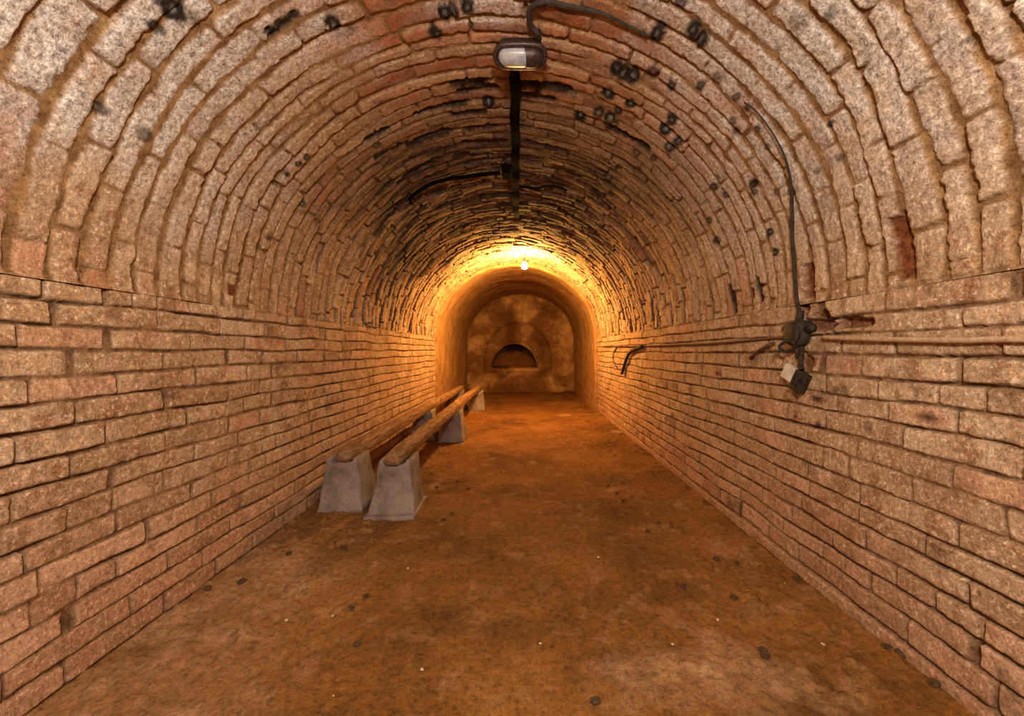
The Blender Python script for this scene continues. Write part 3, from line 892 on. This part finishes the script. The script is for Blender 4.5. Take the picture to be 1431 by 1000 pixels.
q = [on_right(px, py, 0.016) for px, py in [(1150, 471), (1180, 472.5), (1230, 474), (1290, 475), (1350, 475.5), (1431, 474)]] + [Vector((WR - 0.016, 0.6, 1.10)), Vector((WR - 0.016, Y_BACK + .1, 1.10))]
tag(bm_obj('wall_cable', tube_bm(spline(q, 6), 0.0095, 10), M['dusty_cable'], None, True), 'dusty pale cable along the right wall from the junction box towards the front', 'cable')
q = [on_right(px, py, 0.012) for px, py in [(1100, 471), (1085, 472), (1060, 474), (1020, 478), (980, 480.5), (940, 482), (895, 483.5), (860, 484), (842, 484)]]
tag(bm_obj('wall_cable', tube_bm(spline(q, 6), 0.008, 8), M['rust'], None, True), 'thin dark cable along the right wall from the junction box towards the far arch', 'cable')
q = [on_vault(px, py, 0.022) for px, py in [(1040, 143), (1057, 156), (1079, 185), (1096, 218), (1105, 255), (1107, 300), (1107, 330), (1109, 360), (1111, 390), (1113, 415), (1116, 428)]] + [on_right(1119, 443, 0.012), on_right(1121, 455, 0.03)]
tag(bm_obj('vault_cable', tube_bm(spline(q, 5), [0.0035 + 0.005 * min(1, max(0, i - 12) / 14) for i in range(len(spline(q, 5)))], 8), M['rubber'], None, True), 'dark cable dropping down the right side of the vault into the junction box', 'cable')
q = [on_right(px, py, 0.028) for px, py in [(898, 484), (887, 488), (879, 494), (875, 503), (872, 512), (869, 522)]]
tag(bm_obj('drop_cable', tube_bm(spline(q, 5), 0.020, 8), M['rubber'], None, True), 'thick dark cable end hooking down the right wall near the far arch', 'cable')
q = [on_right(px, py, 0.012) for px, py in [(862, 485), (858, 492), (857, 500), (859, 508), (863, 514)]]
tag(bm_obj('loop_cable', tube_bm(spline(q, 5), 0.008, 6), M['rubber'], None, True), 'thin bowed cable on the right wall just before the far arch', 'cable')

# short cable from the box down to a broken hanging switch
q = [on_right(1121, 484, 0.035), on_right(1120, 495, 0.03), on_right(1119, 508, 0.03), on_right(1121, 516, 0.035)]
tag(bm_obj('switch_cable', tube_bm(spline(q, 5), 0.011, 8), M['bakelite'], None, True), 'short black cable hanging below the round junction box', 'cable')
p = on_right(1111, 527, 0.035)
t = empty('hanging_switch', p, 0.0)
tag(t, 'broken switch hanging askew on the right wall, one half white and one dark', 'switch')
t.rotation_euler = (math.radians(28), 0, math.radians(14))
o = bm_obj('cover', box_bm(0.028, 0.060, 0.072, 0.004, (-0.004, 0.034, 0.006)), M['white_plastic'], t); o['label'] = 'dirty white cover half'
o = bm_obj('body', box_bm(0.034, 0.070, 0.100, 0.004, (0, -0.034, -0.004)), M['bakelite'], t); o['label'] = 'dark body half'
bm_obj('toggle', box_bm(0.016, 0.014, 0.026, 0.003, (-0.022, -0.034, 0.0)), M['bakelite'], o)

a_, b_ = on_right(1049, 500, 0.012), on_right(1074, 482, 0.03)
tag(bm_obj('wall_hook', tube_bm(spline([a_ + Vector((0.03, 0, 0)), a_, a_ * .5 + b_ * .5 + Vector((-.01, 0, 0)), b_, b_ + Vector((0.045, -0.01, 0.012))], 5), 0.010, 8), M['rust'], None, True),
    'bent rusty iron hook slanting on the right wall beside the junction box', 'hook')

# ------------------------------------------------------------------ loose stones on the floor
def stone_mesh(name, r, seed, mat):
    bm = bmesh.new(); bmesh.ops.create_icosphere(bm, subdivisions=2, radius=r)
    for v in bm.verts: v.co.z *= 0.62; v.co.x *= 1.25
    roughen(bm, r * 0.5, 1.1 / r, seed)
    me = bpy.data.meshes.new(name); bm.to_mesh(me); bm.free(); me.materials.append(mat)
    return me


dark_me = [stone_mesh('loose_stone', 0.013, s, M['stone']) for s in range(4)]
pale_me = [stone_mesh('pale_chip', 0.0055, s + 9, M['pale_stone']) for s in range(3)]


def on_floor(px, py):
    u, v = ray(px, py); d = -CAM_Z / v
    return u * d, d


DARK = [(480, 765, 1.2), (512, 832, 1.1), (490, 850, 1.2), (850, 678, .9), (862, 690, 1), (870, 700, 1), (905, 742, .9), (1001, 781, 1.2), (1030, 787, 1.1), (1113, 811, 1.0), (1025, 835, 1.3), (1066, 912, 1.0),
        (955, 822, 1.1), (832, 985, 1.1), (610, 680, 1), (640, 672, .9), (655, 684, .9), (620, 728, 1.1), (632, 720, 1), (560, 760, .9), (404, 773, 1.2), (338, 812, 1.3), (290, 822, 1.2), (1070, 920, 1.2), (1306, 968, 1.3), (1262, 925, 1.5), (1240, 915, 1.2), (920, 730, .8), (700, 660, .7), (500, 900, 1)]
PALE = [(836, 781, 1), (466, 974, 1.2), (1098, 818, 1.1), (1003, 868, 1), (755, 905, .8), (590, 940, 1), (465, 860, .9), (570, 795, 1), (940, 905, .9), (1150, 905, 1), (400, 866, 1.1)]
for i, (px, py, s) in enumerate(DARK):
    x, y = on_floor(px, py); o = bpy.data.objects.new('loose_stone', dark_me[i % 4]); C.objects.link(o)
    o.location = (x, y, floor_at(x, y) + 0.006); o.scale = (s, s, s); o.rotation_euler = (0, 0, i * 1.7)
    tag(o, 'small dark stone lying loose on the brown earth floor', 'stone', 'dark stones on the earth floor')
for i, (px, py, s) in enumerate(PALE):
    x, y = on_floor(px, py); o = bpy.data.objects.new('pale_chip', pale_me[i % 3]); C.objects.link(o)
    o.location = (x, y, floor_at(x, y) + 0.006); o.scale = (s, s, s); o.rotation_euler = (0, 0, i * 2.3)
    tag(o, 'tiny pale chip of mortar lying on the brown earth floor', 'chip', 'pale chips on the earth floor')

# ------------------------------------------------------------------ light
def lamp(name, loc, power, color, radius):
    l = bpy.data.lights.new(name, 'POINT'); l.energy = power; l.color = color; l.shadow_soft_size = radius
    o = bpy.data.objects.new(name, l); C.objects.link(o); o.location = loc
    return o


lamp('front_lamp', (-0.02, -0.40, 1.78), 225, (1.0, 0.89, 0.745), 0.10)          # unseen lamp behind the photographer, inferred from the bright near walls

w = bpy.data.worlds.new('world'); bpy.context.scene.world = w; w.use_nodes = True
w.node_tree.nodes['Background'].inputs[0].default_value = (0, 0, 0, 1)

# ------------------------------------------------------------------ camera
cd = bpy.data.cameras.new('camera'); cam = bpy.data.objects.new('camera', cd); C.objects.link(cam)
cam.location = (0, 0, CAM_Z); cam.rotation_euler = (PI / 2, 0, 0)
cd.sensor_fit = 'HORIZONTAL'; cd.sensor_width = 36.0; cd.lens = F_PX / 1431 * 36
cd.shift_x = -(VPX - 715.5) / 1431; cd.shift_y = (VPY - 500) / 1431
cd.clip_start = 0.02; cd.clip_end = 60
sc = bpy.context.scene; sc.camera = cam
sc.view_settings.view_transform = 'Standard'; sc.view_settings.look = 'None'
sc.view_settings.exposure = 0.08; sc.view_settings.gamma = 1.0; sc.view_settings.use_curve_mapping = False
